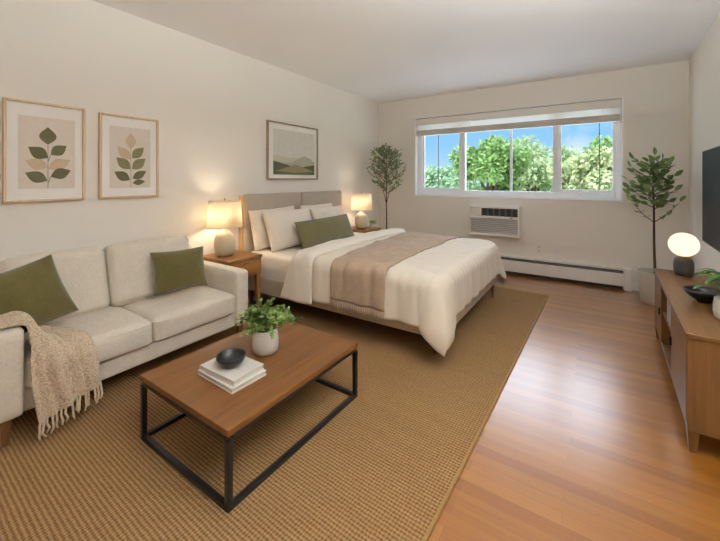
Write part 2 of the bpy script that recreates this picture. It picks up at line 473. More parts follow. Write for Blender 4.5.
obj('pull_cord', tube(B(), [(bx1 - .01, -.003, 2.05), (bx1 - .008, -.004, 1.12)], .0025, 6), M['vinyl'], bl)

# wall air conditioner
ac = thing('air_conditioner', 'white wall air conditioner with louvred grille under the window', 'air conditioner', (1.80, D, .475))
bm = B(); W2 = .322
box(bm, (-W2, -.035, 0), (W2, 0, .412)); obj('wall_sleeve', bm, M['offwhite'], ac, bevel=.006)
bm = B()
gx0, gx1 = -W2 + .02, W2 - .03
for a, b in (((-W2 + .008, -.1, .008), (gx0, -.035, .397)), ((gx1, -.1, .008), (W2 - .008, -.035, .397)), ((gx0, -.1, .008), (gx1, -.035, .045)), ((gx0, -.1, .236), (gx1, -.035, .27)), ((gx0, -.1, .372), (gx1, -.035, .397)), ((-.172, -.1, .27), (-.155, -.035, .372))): box(bm, a, b)
obj('front_case', bm, M['offwhite'], ac, bevel=.005)
obj('backing', box(B(), (gx0, -.05, .045), (gx1, -.036, .372)), M['dark'], ac)
for k in range(8):
    z = .05 + k * .0235
    bm = B(); v_ = [(-.097, z), (-.062, z + .012), (-.062, z + .016), (-.097, z + .009)]
    a_ = [bm.verts.new((gx0, y, q)) for y, q in v_]; b_ = [bm.verts.new((gx1, y, q)) for y, q in v_]
    bm.faces.new(a_); bm.faces.new(b_[::-1])
    for i in range(4): bm.faces.new((a_[i], a_[(i + 1) % 4], b_[(i + 1) % 4], b_[i]))
    obj('louvre', bm, M['offwhite'], ac)
obj('control_panel', box(B(), (gx0, -.094, .274), (-.172, -.05, .368)), M['blindrail'], ac, bevel=.003)
bm = B()
for k in range(7):
    x = -.155 + k * (gx1 + .155) / 6
    box(bm, (x - .006, -.096, .27), (x + .006, -.05, .372))
for k in range(4): box(bm, (-.155, -.088, .29 + k * .022), (gx1, -.066, .294 + k * .022))
obj('vent_grid', bm, M['grille'], ac)
obj('badge', box(B(), (.2, -.103, .249), (.232, -.1, .257)), M['dark'], ac)

# baseboard heater
bh = thing('baseboard_heater', 'long white baseboard heater running along the window wall', 'heater', (0, D, 0))
HX0, HX1 = .62, 3.243
bm = B(); box(bm, (HX0, -.008, .02), (HX1 - .07, 0, .24)); obj('back_plate', bm, M['offwhite'], bh)
bm = B()
prof = [(-.055, .045), (-.07, .045), (-.07, .182), (-.06, .186), (-.055, .182)]
v0 = [bm.verts.new((HX0, y, z)) for y, z in prof]; v1 = [bm.verts.new((HX1 - .07, y, z)) for y, z in prof]
bm.faces.new(v0); bm.faces.new(v1[::-1])
for i in range(5): bm.faces.new((v0[i], v0[(i + 1) % 5], v1[(i + 1) % 5], v1[i]))
obj('front_panel', bm, M['offwhite'], bh, bevel=.002)
obj('top_hood', box(B(), (HX0, -.045, .214), (HX1 - .07, -.008, .24)), M['offwhite'], bh, bevel=.003)
obj('damper', box(B(), (HX0 + .01, -.045, .188), (HX1 - .075, -.014, .193)), M['grille'], bh)
obj('inner_plate', box(B(), (HX0 + .01, -.013, .125), (HX1 - .075, -.0085, .226)), M['grille'], bh)
obj('heating_fins', box(B(), (HX0 + .02, -.05, .012), (HX1 - .08, -.012, .12)), M['dark'], bh)
for a in (HX0 - .06, HX1 - .07): obj('end_cap', box(B(), (a, -.074, 0 if a > 1 else .0), (a + .07, 0, .242)), M['offwhite'], bh, bevel=.005)

# outlets
for i, (x, z, lab) in enumerate(((2.323, .36, 'white wall outlet with two sockets nearer the air conditioner'), (2.467, .37, 'blank white wall plate farther from the air conditioner'))):
    t = thing('wall_outlet', lab, 'outlet', (x, D, z))
    obj('cover_plate', box(B(), (-.036, -.006, -.057), (.036, 0, .057)), M['offwhite'], t, bevel=.003)
    if i == 0:
        for dz in (-.025, .025):
            s = obj('socket', box(B(), (-.016, -.008, dz - .014), (.016, -.005, dz + .014)), M['blindrail'], t, bevel=.003)
            bm = B(); box(bm, (-.007, -.0088, dz - .005), (-.004, -.0078, dz + .006)); box(bm, (.004, -.0088, dz - .005), (.007, -.0078, dz + .006)); obj('slot', bm, M['dark'], s)
    else:
        for dz in (-.04, .04): obj('screw', lathe(B(), [(0, -.001), (.003, -.001), (.003, .002), (0, .002)], 10, (0, -.006, dz)), M['blindrail'], t)

# ------------------------------------------------------------------ rug
rug = thing('area_rug', 'large woven tan jute rug under the sofa, table and bed', 'rug', (1.3, 1.9, 0), R(-1.6))
RX0, RX1, RY0, RY1 = -1.05, 1.125, -2.9, 2.29
obj('weave', box(B(), (RX0, RY0, 0), (RX1, RY1, .010)), M['rug'], rug)
bm = B()
for a, b in (((RX0 - .012, RY0 - .012, 0), (RX0, RY1 + .012, .0112)), ((RX1, RY0 - .012, 0), (RX1 + .012, RY1 + .012, .0112)), ((RX0, RY1, 0), (RX1, RY1 + .012, .0112)), ((RX0, RY0 - .012, 0), (RX1, RY0, .0112))): box(bm, a, b)
obj('binding', bm, M['rug_edge'], rug, bevel=.003)
RZ = .010

# ------------------------------------------------------------------ sofa
sofa = thing('sofa', 'oatmeal fabric two-seat sofa against the left wall', 'sofa', (0, 0, RZ))
SZ = -RZ
Y0, YA, YB, Y1 = .385, .500, 1.652, 1.764
XF, XB = .70, .03
obj('base', rbox((XF - .03 - XB, YB - YA + .02, .105), .012, 8), M['sofa'], sofa, smooth=True).location = ((XF - .02 + XB) / 2, (YA + YB) / 2, .135 + SZ)
for ya, yb in ((Y0, YA), (YB, Y1)):
    a = obj('arm', rbox((XF - XB, yb - ya, .405), .022, 10, (.004, .004, .006)), M['sofa'], sofa, smooth=True)
    a.location = ((XF + XB) / 2, (ya + yb) / 2, .133 + SZ)
bk = obj('back_frame', rbox((.1, YB - YA + .0, .50), .03, 8), M['sofa'], sofa, smooth=True); bk.location = (.085, (YA + YB) / 2, .2 + SZ)
ym = 1.07
for i, (ya, yb) in enumerate(((YA + .002, ym - .002), (ym + .002, YB - .002))):
    s = obj('seat_cushion', rbox((.575, yb - ya, .145), .032, 14, (.008, .0, .018), .002, i), M['sofa'], sofa, smooth=True)
    s.location = (.415, (ya + yb) / 2, .238 + SZ)
    hx, hy, rr = .2875 + .001, (yb - ya) / 2 - .002, .035
    for nm, zz in (('top_seam', .126), ('bottom_seam', .02)):
        pts = []
        for cx_, cy_, a0 in ((hx - rr, hy - rr, 0), (-hx + rr, hy - rr, 90), (-hx + rr, -hy + rr, 180), (hx - rr, -hy + rr, 270)):
            for q in range(5): a = R(a0 + q * 22.5); pts.append((cx_ + rr * math.cos(a), cy_ + rr * math.sin(a), zz))
        pts.append(pts[0])
        obj('piping', tube(B(), pts, .0035, 6, False), M['sofa'], s, smooth=True)
for i, (ya, yb) in enumerate(((YA + .004, 1.003), (1.008, 1.585))):
    b = obj('back_cushion', rbox((.135, yb - ya, .40), .045, 14, (.03, .0, .012), .004, i + 4), M['sofa'], sofa, smooth=True)
    b.location = (.25, (ya + yb) / 2, .385 + SZ); b.rotation_euler = (0, R(-15), 0)
for x, y in ((.655, .44), (.655, 1.71), (.09, .44), (.09, 1.71)):
    obj('leg', frustum(B(), (x - .006, y, 0), (.013, .013), (x, y, .137 + SZ), (.021, .021)), M['wood_leg'], sofa, bevel=.004)

def place_pillow(name, mat, w_, h_, t_, loc, tilt, yaw, roll, lab, cat, group=None, seed=0, ear=.07, seam=True, power=.5, wr=.006):
    p = obj(name, pillow(w_, h_, t_, seed=seed, ear=ear, power=power, wr=wr), mat, None, smooth=True)
    tag(p, lab, cat, group)
    # roll in its own plane, lean back, then yaw
    p.rotation_mode = 'XYZ'
    p.location = loc
    p.rotation_euler = (Matrix.Rotation(R(yaw), 3, 'Z') @ Matrix.Rotation(R(-tilt), 3, 'Y') @ Matrix.Rotation(R(roll), 3, 'X')).to_euler()
    return p
G = 'olive velvet cushions on the sofa'
place_pillow('throw_pillow', M['olive'], (.36), .295, .14, (.46, 1.378, .440), 20, -13, 0, 'olive green cushion at the right end of the sofa by its arm', 'cushion', G, 1)
place_pillow('throw_pillow', M['olive'], .36, .35, .15, (.53, .585, .46), 24, -4, 15, 'olive green cushion at the left end of the sofa above the throw', 'cushion', G, 2)

# knitted throw over the left arm
def catmull(p0, p1, p2, p3, t):
    return .5 * ((2 * p1) + (-p0 + p2) * t + (2 * p0 - 5 * p1 + 4 * p2 - p3) * t * t + (-p0 + 3 * p1 - 3 * p2 + p3) * t ** 3)
def spline(pts, n):
    pts = [Vector(p) for p in pts]; q = [pts[0] * 2 - pts[1]] + pts + [pts[-1] * 2 - pts[-2]]
    out = []
    for i in range(len(pts) - 1):
        for k in range(n): out.append(catmull(q[i], q[i + 1], q[i + 2], q[i + 3], k / n))
    out.append(pts[-1]); return out
rows = [
    [(.64, .35, .44), (.50, .35, .44), (.40, .35, .44), (.31, .35, .44)],
    [(.655, .372, .535), (.50, .372, .55), (.40, .372, .55), (.30, .372, .55)],
    [(.675, .455, .547), (.53, .455, .560), (.42, .46, .562), (.32, .47, .564)],
    [(.692, .497, .542), (.575, .508, .552), (.47, .52, .545), (.37, .54, .53)],
    [(.708, .506, .50), (.645, .535, .48), (.55, .575, .453), (.45, .61, .445)],
    [(.722, .508, .42), (.705, .565, .418), (.64, .63, .424), (.545, .695, .430)],
    [(.730, .510, .34), (.738, .575, .345), (.725, .655, .375), (.655, .745, .414)],
    [(.736, .514, .255), (.742, .585, .262), (.742, .675, .290), (.728, .765, .350)],
    [(.742, .522, .165), (.746, .598, .185), (.748, .685, .22), (.742, .772, .255)],
    [(.742, .532, .095), (.748, .608, .118), (.750, .695, .145), (.746, .775, .165)],
]
cols = [spline([r[c] for r in rows], 7) for c in range(4)]
P = []
for i in range(len(cols[0])):
    line = spline([c[i] for c in cols], 12)
    P.append(line)
NI, NJ = len(P), len(P[0])
Q = []
for i in range(NI):
    row = []
    for j in range(NJ):
        a = P[min(i + 1, NI - 1)][j] - P[max(i - 1, 0)][j]; b = P[i][min(j + 1, NJ - 1)] - P[i][max(j - 1, 0)]
        nrm = b.cross(a).normalized()
        if nrm.x + nrm.z < 0: nrm = -nrm
        s = j / (NJ - 1); t = i / (NI - 1)
        amp = .017 * min(1, t * 2.6) * (min(1, s * 4 + .25) if t < .5 else 1)
        f = max(0, math.sin(s * 15 + 1.2 * math.sin(t * 3) + 1.0)) ** 1.2 * amp + .5 * amp * max(0, math.sin(s * 27 - t * 5))
        row.append(P[i][j] + nrm * (f + .004))
    Q.append(row)
kt = obj('knitted_throw', grid_mesh(Q), M['knit'], None, smooth=True, solid=.009)
tag(kt, 'beige chunky knitted throw with tassels draped over the sofa left arm', 'throw blanket')
rng = random.Random(3)
for k in range(15):
    j = int(round(k * (NJ - 1) / 14)); p = Q[-1][j]
    L = .072 + rng.uniform(-.01, .012)
    bm = B()
    pts = [p + Vector((0, 0, .006)), p + Vector((.003, rng.uniform(-.004, .004), -L * .35)), p + Vector((.004, rng.uniform(-.008, .008), -L * .7)), p + Vector((.002, rng.uniform(-.012, .012), -L))]
    tube(bm, pts, [.0055, .005, .0055, .0035], 7)
    f = obj('tassel', bm, M['fringe'], kt, smooth=True)

# ------------------------------------------------------------------ coffee table
ct = thing('coffee_table', 'low walnut coffee table on a black metal box frame', 'coffee table', (1.452, 1.215, RZ), R(-.4))
HX, HY, TZ = .332, .418, .311 - RZ
obj('tabletop', box(B(), (-HX, -HY, TZ - .026), (HX, HY, TZ)), M['wood_table'], ct, bevel=.003)
b_ = .011
for sx in (-1, 1):
    for sy in (-1, 1):
        obj('leg', box(B(), (sx * (HX - .012) - b_, sy * (HY - .012) - b_, 0), (sx * (HX - .012) + b_, sy * (HY - .012) + b_, TZ - .044)), M['blackmetal'], ct, bevel=.0015)
for z0_, z1_, nm in ((TZ - .044, TZ - .0265, 'top_rail'), (.0, .02, 'floor_rail')):
    for s in (-1, 1):
        obj(nm, box(B(), (-HX + .023, s * (HY - .012) - b_ * .98, z0_), (HX - .023, s * (HY - .012) + b_ * .98, z1_)), M['blackmetal'], ct, bevel=.0015)
        obj(nm, box(B(), (s * (HX - .012) - b_ * .98, -HY + .023, z0_), (s * (HX - .012) + b_ * .98, HY - .023, z1_)), M['blackmetal'], ct, bevel=.0015)
TT = .311
def book(name, w_, d_, h_, cover, loc, rz, lab, group, stand=False):
    t = thing(name, lab, 'book', loc, rz, group)
    c = .003
    bm = B(); box(bm, (-w_ / 2, -d_ / 2, 0), (w_ / 2, d_ / 2, c)); box(bm, (-w_ / 2, -d_ / 2, h_ - c), (w_ / 2, d_ / 2, h_)); box(bm, (-w_ / 2, -d_ / 2, c), (-w_ / 2 + c, d_ / 2, h_ - c))
    obj('cover', bm, cover, t, bevel=.001)
    obj('pages', box(B(), (-w_ / 2 + c, -d_ / 2 + .004, c), (w_ / 2 - .004, d_ / 2 - .004, h_ - c)), M['page'], t)
    return t
GB = 'books stacked on the coffee table'
book('hardback_book', .265, .185, .022, M['book_b'], (1.478, 1.037, TT), R(-2), 'off-white hardback lying at the bottom of the stack on the coffee table', GB)
book('hardback_book', .245, .17, .023, M['book_a'], (1.473, 1.040, TT + .022), R(1), 'pale grey hardback directly under the black bowl', GB)
bw = thing('bowl', 'small black ceramic bowl on the stacked books', 'bowl', (1.474, 1.035, TT + .045)); bw.scale = (1.1,) * 3
bm = lathe(B(), [(0, 0), (.026, 0), (.028, .004), (.048, .016), (.059, .034), (.061, .044), (.058, .0445), (.055, .034), (.044, .019), (.022, .009), (0, .008)], 44)
obj('shell', bm, M['black_ceramic'], bw, smooth=True)

def pot_prof(r0, r1, rt_, h, t=.006, soil=.85):
    """outer wall base->belly->lip and down inside to soil level"""
    return [(0, 0), (r0 * .9, 0), (r0, .006), (r0 + (r1 - r0) * .7, h * .12), (r1, h * .38), (r1 * .99, h * .65), (rt_ + (r1 - rt_) * .3, h * .92), (rt_, h), (rt_ - t * .5, h + t * .3), (rt_ - t, h), (rt_ - t, h * soil)]
def bush(bm, rng, n_st, spread, height, LL, LW, per, z0_, up=.45, r0=.03):
    stems = []
    for k in range(n_st):
        a = 2 * math.pi * k / n_st + rng.uniform(-.4, .4); q = rng.random() ** .7
        base = Vector((r0 * q * math.cos(a), r0 * q * math.sin(a), z0_))
        out = Vector((math.cos(a), math.sin(a), 0)); rad = spread * (.25 + .75 * q) * rng.uniform(.8, 1.1)
        hh = height * (1.05 - .55 * q) * rng.uniform(.75, 1.1)
        p1 = base + out * rad * .35 + Vector((0, 0, hh * .75)); p2 = base + out * rad + Vector((0, 0, hh * (1 - .35 * q)))
        path = spline([base, p1, p2], 5); stems.append(path)
        for i in range(per):
            t = .3 + .7 * i / (per - 1); s = path[min(len(path) - 1, int(t * (len(path) - 1)))]
            d = (out * .5 + rdir(rng, -.3, .8)).normalized()
            leaf(bm, s, d, Vector((0, 0, .6)) + rdir(rng) * .8, LL * rng.uniform(.7, 1.2), LW * rng.uniform(.75, 1.15), .2)
    return stems
pp = thing('potted_plant', 'bushy green plant in a white pot on the coffee table', 'potted plant', (1.442, 1.27, TT))
obj('pot', lathe(B(), pot_prof(.055, .067, .058, .125), 44), M['pot'], pp, smooth=True)
obj('soil', lathe(B(), [(0, .108), (.0519, .106)], 30), M['soil'], pp)
rng = random.Random(11); bm = B()
st = bush(bm, rng, 54, .135, .165, .029, .018, 12, .108, r0=.045)
obj('foliage', bm, M['leaf_c'], pp)
bm = B()
for p in st: tube(bm, p, .0013, 4, False)
obj('stems', bm, M['leaf_a'], pp)

# ------------------------------------------------------------------ bed
BY0, BY1, BX1 = 2.205, 3.81, 2.06
bed = thing('bed', 'upholstered beige bed with a panelled headboard against the left wall', 'bed', (0, 0, 0))
bm = B(); box(bm, (.032, BY0, .17), (BX1, BY0 + .05, .315)); box(bm, (.032, BY1 - .05, .17), (BX1, BY1, .315)); box(bm, (BX1 - .05, BY0 + .05, .17), (BX1, BY1 - .05, .315)); box(bm, (.032, BY0 + .05, .2), (BX1 - .05, BY1 - .05, .26))
obj('bed_frame', bm, M['rail'], bed, bevel=.012, seg=3)
obj('headboard_frame', box(B(), (.016, 2.192, .06), (.066, 3.75, 1.068)), M['wood_head'], bed, bevel=.006)
for ya, yb in ((2.196, 2.973), (2.977, 3.746)):
    h = obj('headboard_panel', rbox((.05, yb - ya, .86), .014, 10, (.005, 0, 0)), M['headboard'], bed, smooth=True); h.location = (.09, (ya + yb) / 2, .222)
for x, y in ((1.96, 2.33), (2.02, 3.765), (.12, 2.25), (.12, 3.765)):
    zf = RZ + .001 if x > .25 else RZ + .001
    obj('leg', frustum(B(), (x + (.006 if x > 1 else 0), y, zf), (.012, .012), (x, y, .172), (.022, .022)), M['wood_leg'], bed, bevel=.003)
mt = obj('mattress', rbox((1.92, BY1 - BY0 - .02, .28), .045, 16, (0, 0, .006), .003), M['sheet'], bed, smooth=True); mt.location = (.118 + .96, (BY0 + BY1) / 2, .262)
obj('piping', tube(B(), [(.17, BY0 + .003, .315), (2.0, BY0 + .003, .315)], .004, 6), M['headboard'], bed)
BT = .545                        # mattress top

# duvet: drape over the mattress edges with radial corners
DX0, DX1, DY0, DY1 = .93, 2.085, 2.165, 3.855
def prof(d, r, flare):
    """distance past the edge -> (out, down)"""
    q = r * math.pi / 2
    if d <= 0: return 0, 0
    if d < q: return r * math.sin(d / r), r * (1 - math.cos(d / r))
    return r + (d - q) * flare, r + (d - q)
def drape(x, y, ztop, x0, x1, y0, y1, r=.075, flare=.05, thick=0, rip=1.0, seed=0):
    """flat cloth coordinate -> draped point. Edges x1, y0, y1 overhang."""
    rc = .08; rr = r + rc; ix1, iy0, iy1 = x1 - rr, y0 + rr, y1 - rr
    dx = max(0, x - ix1); dy = y - iy1 if y > iy1 else (y - iy0 if y < iy0 else 0)
    d0 = math.hypot(dx, dy); d = max(0, max(abs(dx), abs(dy)) - rc)
    if dx > 1e-6 and abs(dy) > 1e-6:
        q_ = 1 - abs(math.degrees(math.atan2(abs(dy), dx)) - 45) / 45
        d *= 1 + .37 * q_
    cx, cy = min(x, ix1), max(iy0, min(iy1, y))
    if d <= 0:
        z = ztop + .012 * noise.noise(Vector((x * 3, y * 3, seed))) + .006 * noise.noise(Vector((x * 9, y * 9, seed + 3)))
        e = min((ix1 + rc - x), (y - iy0 + rc), (iy1 + rc - y)); z += .014 * min(1, max(0, e) / .3)
        return Vector((x, y, z + thick))
    ux, uy = dx / d0, dy / d0
    corner = 1 - abs(math.degrees(math.atan2(abs(uy), abs(ux))) - 45) / 45
    out, down = prof(d, r, flare)
    fall = min(1, max(0, (d - r) / .3))
    # hanging folds
    s = (y if abs(ux) > abs(uy) else x)
    fold = math.sin(s * 31 + 1.5 * noise.noise(Vector((s * 3, d * 1.5, seed)))) * .009 + noise.noise(Vector((s * 7, d * 3, seed + 1))) * .012
    out += fold * fall * rip * (1 - corner) + .10 * corner * fall + rc * min(1, d0 / rc)
    out += .005 * math.sin(s * 85 + 3 * noise.noise(Vector((s * 4, 0, seed)))) * min(1, d / .06) * max(0, 1 - d / .34) * rip * (1 - corner)
    zn = ztop + .012 * noise.noise(Vector((cx * 3, cy * 3, seed))) * (1 - fall)
    return Vector((cx + ux * (out + thick), cy + uy * (out + thick), zn - down + thick * (1 - fall)))
def cloth_grid(fx, nu, nv):
    return [[fx(i / nu, j / nv) for j in range(nv + 1)] for i in range(nu + 1)]
OV = .37
def duv(u, v):
    y = DY0 - OV + .075 * 1 + (DY1 - DY0 + 2 * OV - .15) * v
    xa = .80; xb = DX1 + OV - .075 - .035
    x = xa + (xb - xa) * u
    return drape(x, y, BT + .035, .9, DX1, DY0, DY1, .085, .04, 0, 1.0, 2)
dv = obj('duvet', grid_mesh(cloth_grid(duv, 84, 120)), M['duvet'], None, smooth=True, solid=.022)
tag(dv, 'cream duvet spread over the bed with pointed hanging corners', 'duvet')
# the turned-back head end, a thicker band that leans towards the pillows where it hangs
def fold_f(u, v):
    y = DY0 - .395 + .075 + (DY1 - DY0 + .79 - .15) * v
    side = max(0, (DY0 + .06 - y)) + max(0, y - (DY1 - .06))
    xl = .80 - side * .36 ; xr_ = 1.0 + .0 * side
    # left end rides lower on the mattress side, so the band narrows over the top
    x = xl + (xr_ - xl) * u
    edge = min(u, 1 - u); th = .022 + .02 * min(1, edge * 5)
    p = drape(x, y, BT + .035, .9, 5, DY0, DY1, .085, .04, th, .6, 5)
    if u > .9: p.z -= (u - .9) * .1 * (1 if side == 0 else 0)
    return p
fb = obj('turned_back_band', grid_mesh(cloth_grid(fold_f, 18, 110)), M['sheet'], dv, smooth=True, solid=.02)

# taupe throw across the bed
TX0, TX1 = 1.19, 1.672
def thr(u, v):
    y = DY0 - .32 + .075 + (DY1 - DY0 + .64 - .15) * v
    sk = (y - DY0) / (DY1 - DY0)
    x = (TX0 - .14 * max(0, min(1.1, sk))) + (TX1 - TX0 + .14 * max(0, min(1.1, sk))) * u
    return drape(x, y, BT + .035, .9, 5, DY0, DY1, .085, .04, .022 + .004 * math.sin(u * 23 + 2 * noise.noise(Vector((u * 4, v * 5, 1)))) , .8, 2)
Pth = cloth_grid(thr, 34, 110)
th = obj('bed_throw', grid_mesh(Pth), M['taupe'], None, smooth=True, solid=.008)
tag(th, 'taupe fringed throw laid across the foot half of the bed', 'throw blanket')
rng = random.Random(5)
for k in range(35):
    for end in (0,):
        p = Pth[k][end]
        if k == 34: pass
        L = .078 + rng.uniform(-.008, .012)
        tube_pts = [p + Vector((0, 0, .004)), p + Vector((rng.uniform(-.003, .003), -.002, -L * .5)), p + Vector((rng.uniform(-.006, .006), -.001, -L))]
        obj('fringe_strand', tube(B(), tube_pts, [.0032, .0034, .002], 6), M['taupe'], th, smooth=True)

# pillows on the bed
GW = 'white sleeping pillows on the bed'
ZP = BT + .012
place_pillow('bed_pillow', M['white_linen'], .60, .39, .15, (.25, 2.50, ZP), 14, -2, 1, 'white pillow at the back left, against the headboard nearest the big lamp', 'pillow', GW, 11, .04, power=.42)
place_pillow('bed_pillow', M['white_linen'], .60, .39, .15, (.25, 3.19, ZP), 14, 2, 0, 'white pillow at the back right, against the headboard farther from the viewer', 'pillow', GW, 12, .04, power=.42)
place_pillow('bed_pillow', M['white_linen'], .62, .385, .16, (.42, 2.565, ZP), 20, -3, 1, 'white pillow in front on the left, behind the olive lumbar pillow', 'pillow', GW, 13, .05, power=.42)
place_pillow('bed_pillow', M['white_linen'], .60, .375, .16, (.42, 3.20, ZP), 20, 2, 0, 'white pillow in front on the right, largely behind the olive lumbar pillow', 'pillow', GW, 14, .05, power=.42)
place_pillow('lumbar_pillow', M['olive2'], .87, .275, .15, (.615, 2.885, ZP + .015), 24, 0, 1.0, 'long olive lumbar pillow in front of the white pillows', 'cushion', None, 15, .05, power=.42)

# ------------------------------------------------------------------ nightstands
def nightstand(lab, loc, wy, group):
    t = thing('nightstand', lab, 'nightstand', loc, 0, group)
    d = .40
    obj('top', box(B(), (0, 0, .535), (d, wy, .56)), M['wood_ns'], t, bevel=.004)
    bm = B(); box(bm, (.005, .004, .39), (d - .012, .022, .535)); box(bm, (.005, wy - .022, .39), (d - .012, wy - .004, .535)); box(bm, (.005, .022, .39), (d - .012, wy - .022, .405)); box(bm, (.005, .022, .405), (.02, wy - .022, .535))
    obj('case', bm, M['wood_ns'], t, bevel=.002)
    dr = obj('drawer', box(B(), (d - .03, .025, .408), (d - .008, wy - .025, .531)), M['wood_ns'], t, bevel=.003)
    obj('drawer_pull', box(B(), (d - .008, wy / 2 - .03, .505), (d + .004, wy / 2 + .03, .513)), M['wood_leg'], dr, bevel=.002)
    for x in (.03, d - .035):
        for y in (.028, wy - .028):
            obj('leg', frustum(B(), (x + (.01 if x > .1 else -.005), y, RZ + .001 if x > .1 else RZ + .001), (.011, .011), (x, y, .39), (.02, .02)), M['wood_ns'], t, bevel=.003)
    return t
GN = 'walnut nightstands beside the bed'
nightstand('walnut nightstand between the sofa and the bed, under the nearer lamp', (.032, 1.775, 0), .352, GN)
nightstand('walnut nightstand on the window side of the bed', (.032, 3.862, 0), .37, GN)

def table_lamp(lab, loc, group, sc_=1.0, energy=5):
    t = thing('table_lamp', lab, 'lamp', loc, 0, group)
    t.scale = (sc_,) * 3
    pr = [(0, 0), (.055, 0), (.066, .006), (.078, .03), (.088, .075), (.0885, .12), (.082, .16), (.066, .19), (.046, .206), (.034, .215), (.026, .222), (.0255, .228), (0, .229)]
    obj('base', lathe(B(), pr, 48), M['ceramic'], t, smooth=True)
    obj('neck', lathe(B(), [(.009, .228), (.009, .268), (0, .268)], 16), M['brass'], t, smooth=True)
    s = obj('lamp_shade', lathe(B(), [(.148, .25), (.132, .48)], 64), M['shade'], t, smooth=True, solid=.002)
    bm = B()
    lathe(bm, [(.1485, .249), (.1495, .249), (.1488, .256), (.1478, .256), (.1485, .249)], 64); lathe(bm, [(.1325, .474), (.1335, .474), (.1332, .481), (.1322, .481), (.1325, .474)], 64)
    obj('shade_trim', bm, M['sheet'], s, smooth=True)
    bm = B()
    for k in range(3): a = 2 * math.pi * k / 3; tube(bm, [(.132 * math.cos(a), .132 * math.sin(a), .472), (0, 0, .472)], .0018, 6)
    tube(bm, [(0, 0, .268), (0, 0, .49)], .0025, 6)
    obj('harp', bm, M['brass'], s)
    obj('finial', lathe(B(), [(0, .484), (.007, .487), (.008, .494), (0, .502)], 14), M['brass'], t, smooth=True)
    obj('bulb', lathe(B(), [(0, .285), (.014, .29), (.026, .325), (.024, .345), (.01, .362), (0, .366)], 20, (.03, 0, 0)), M['bulb'], t, smooth=True)
    L = bpy.data.lights.new('lamp_light', 'POINT'); L.energy = energy; L.color = (1, .83, .62); L.shadow_soft_size = .035
    lo = bpy.data.objects.new('lamp_light', L); COL.objects.link(lo); lo.parent = t; lo.location = (-.03, 0, .335)
    return t
GL = 'cream table lamps on the nightstands'
table_lamp('large lit cream lamp on the nightstand between sofa and bed', (.195, 1.91, .56), GL, 1.0, 3.8)
table_lamp('lit cream lamp on the far nightstand by the window', (.255, 4.0, .56), GL, 1.0, 3.8)
sp = thing('potted_succulent', 'tiny green succulent in a white pot beside the far lamp', 'potted plant', (.335, 4.155, .56))
obj('pot', lathe(B(), pot_prof(.026, .036, .034, .06, .004), 30), M['pot'], sp, smooth=True)
obj('soil', lathe(B(), [(0, .053), (.0305, .051)], 20), M['soil'], sp)
rng = random.Random(21); bm = B()
for k in range(46):
    d = rdir(rng, .05, 1); leaf(bm, Vector((0, 0, .052)) + d * .008, d, Vector((0, 0, 1)) + rdir(rng) * .3, rng.uniform(.05, .085), .018, .15)
obj('foliage', bm, M['leaf_c'], sp)

# ------------------------------------------------------------------ pictures
def frame(lab, y0, y1, z0, z1, border, fw_, mat, paint, group, cat='picture'):
    t = thing('framed_print', lab, cat, (0, (y0 + y1) / 2, z0), 0, group)
    hw = (y1 - y0) / 2; hh = z1 - z0
    bm = B()
    box(bm, (.002, -hw, 0), (.032, -hw + fw_, hh)); box(bm, (.002, hw - fw_, 0), (.032, hw, hh)); box(bm, (.002, -hw + fw_, 0), (.032, hw - fw_, fw_)); box(bm, (.002, -hw + fw_, hh - fw_), (.032, hw - fw_, hh))
    obj('frame', bm, mat, t, bevel=.002)
    obj('mat_board', box(B(), (.003, -hw + fw_, fw_), (.016, hw - fw_, hh - fw_)), M['mat'], t)
    l, r, b, tp = border
    pr = obj('print', box(B(), (.016, -hw + l, b), (.0168, hw - r, hh - tp)), M['art'], t)
    paint(t, pr, -hw + l, hw - r, b, hh - tp)
    return t
def aleaf(pr, mat, by, bz, ang, L, W, x=.0172, cut=0):
    """flat printed leaf"""
    bm = B(); n = 14; pts = []
    for s in (1, -1):
        for k in range(n + 1):
            t = k / n if s == 1 else 1 - k / n
            if (k == 0 or k == n) and s == -1: continue
            w = W / 2 * math.sin(math.pi * t ** .9) ** 1.15
            pts.append((t * L, s * w))
    ca, sa = math.cos(ang), math.sin(ang)
    lo = [bm.verts.new((x - .0006, by + p * ca - q * sa, bz + p * sa + q * ca)) for p, q in pts]
    hi = [bm.verts.new((x, by + p * ca - q * sa, bz + p * sa + q * ca)) for p, q in pts]
    bm.faces.new(hi)
    for i in range(len(lo)): j = (i + 1) % len(lo); bm.faces.new((lo[i], lo[j], hi[j], hi[i]))
    obj('printed_leaf', bm, mat, pr)
def stem(pr, pts, r=.0016, x=.0172):
    obj('printed_stem', tube(B(), [(x - .0005, y, z) for y, z in pts], r, 5), M['art_stem'], pr)
def paint1(t, pr, y0, y1, z0, z1):
    w, h = y1 - y0, z1 - z0
    P_ = lambda a, b: (y0 + a * w, z0 + b * h)
    stem(pr, [P_(.5, 0), P_(.5, .35), P_(.5, .72)])
    for a, b, ang, L, W, m, x in ((.5, .30, 160, .37, .19, 'art_tan', .0170), (.5, .28, 28, .42, .19, 'art_tan', .0170),
                              (.5, .62, 90, .36, .22, 'art_dark', .0174), (.5, .43, 145, .37, .19, 'art_dark', .0174), (.55, .48, 38, .33, .17, 'art_dark', .0174),
                              (.49, .11, 155, .38, .18, 'art_dark', .0174), (.55, .17, 22, .36, .18, 'art_dark', .0174)):
        aleaf(pr, M[m], *P_(a, b), R(ang), L * w * 1.12, W * w * 1.4, x)
    for s, b in ((.55, .48), (.55, .17)): stem(pr, [P_(.5, b - .1), P_(s, b)])
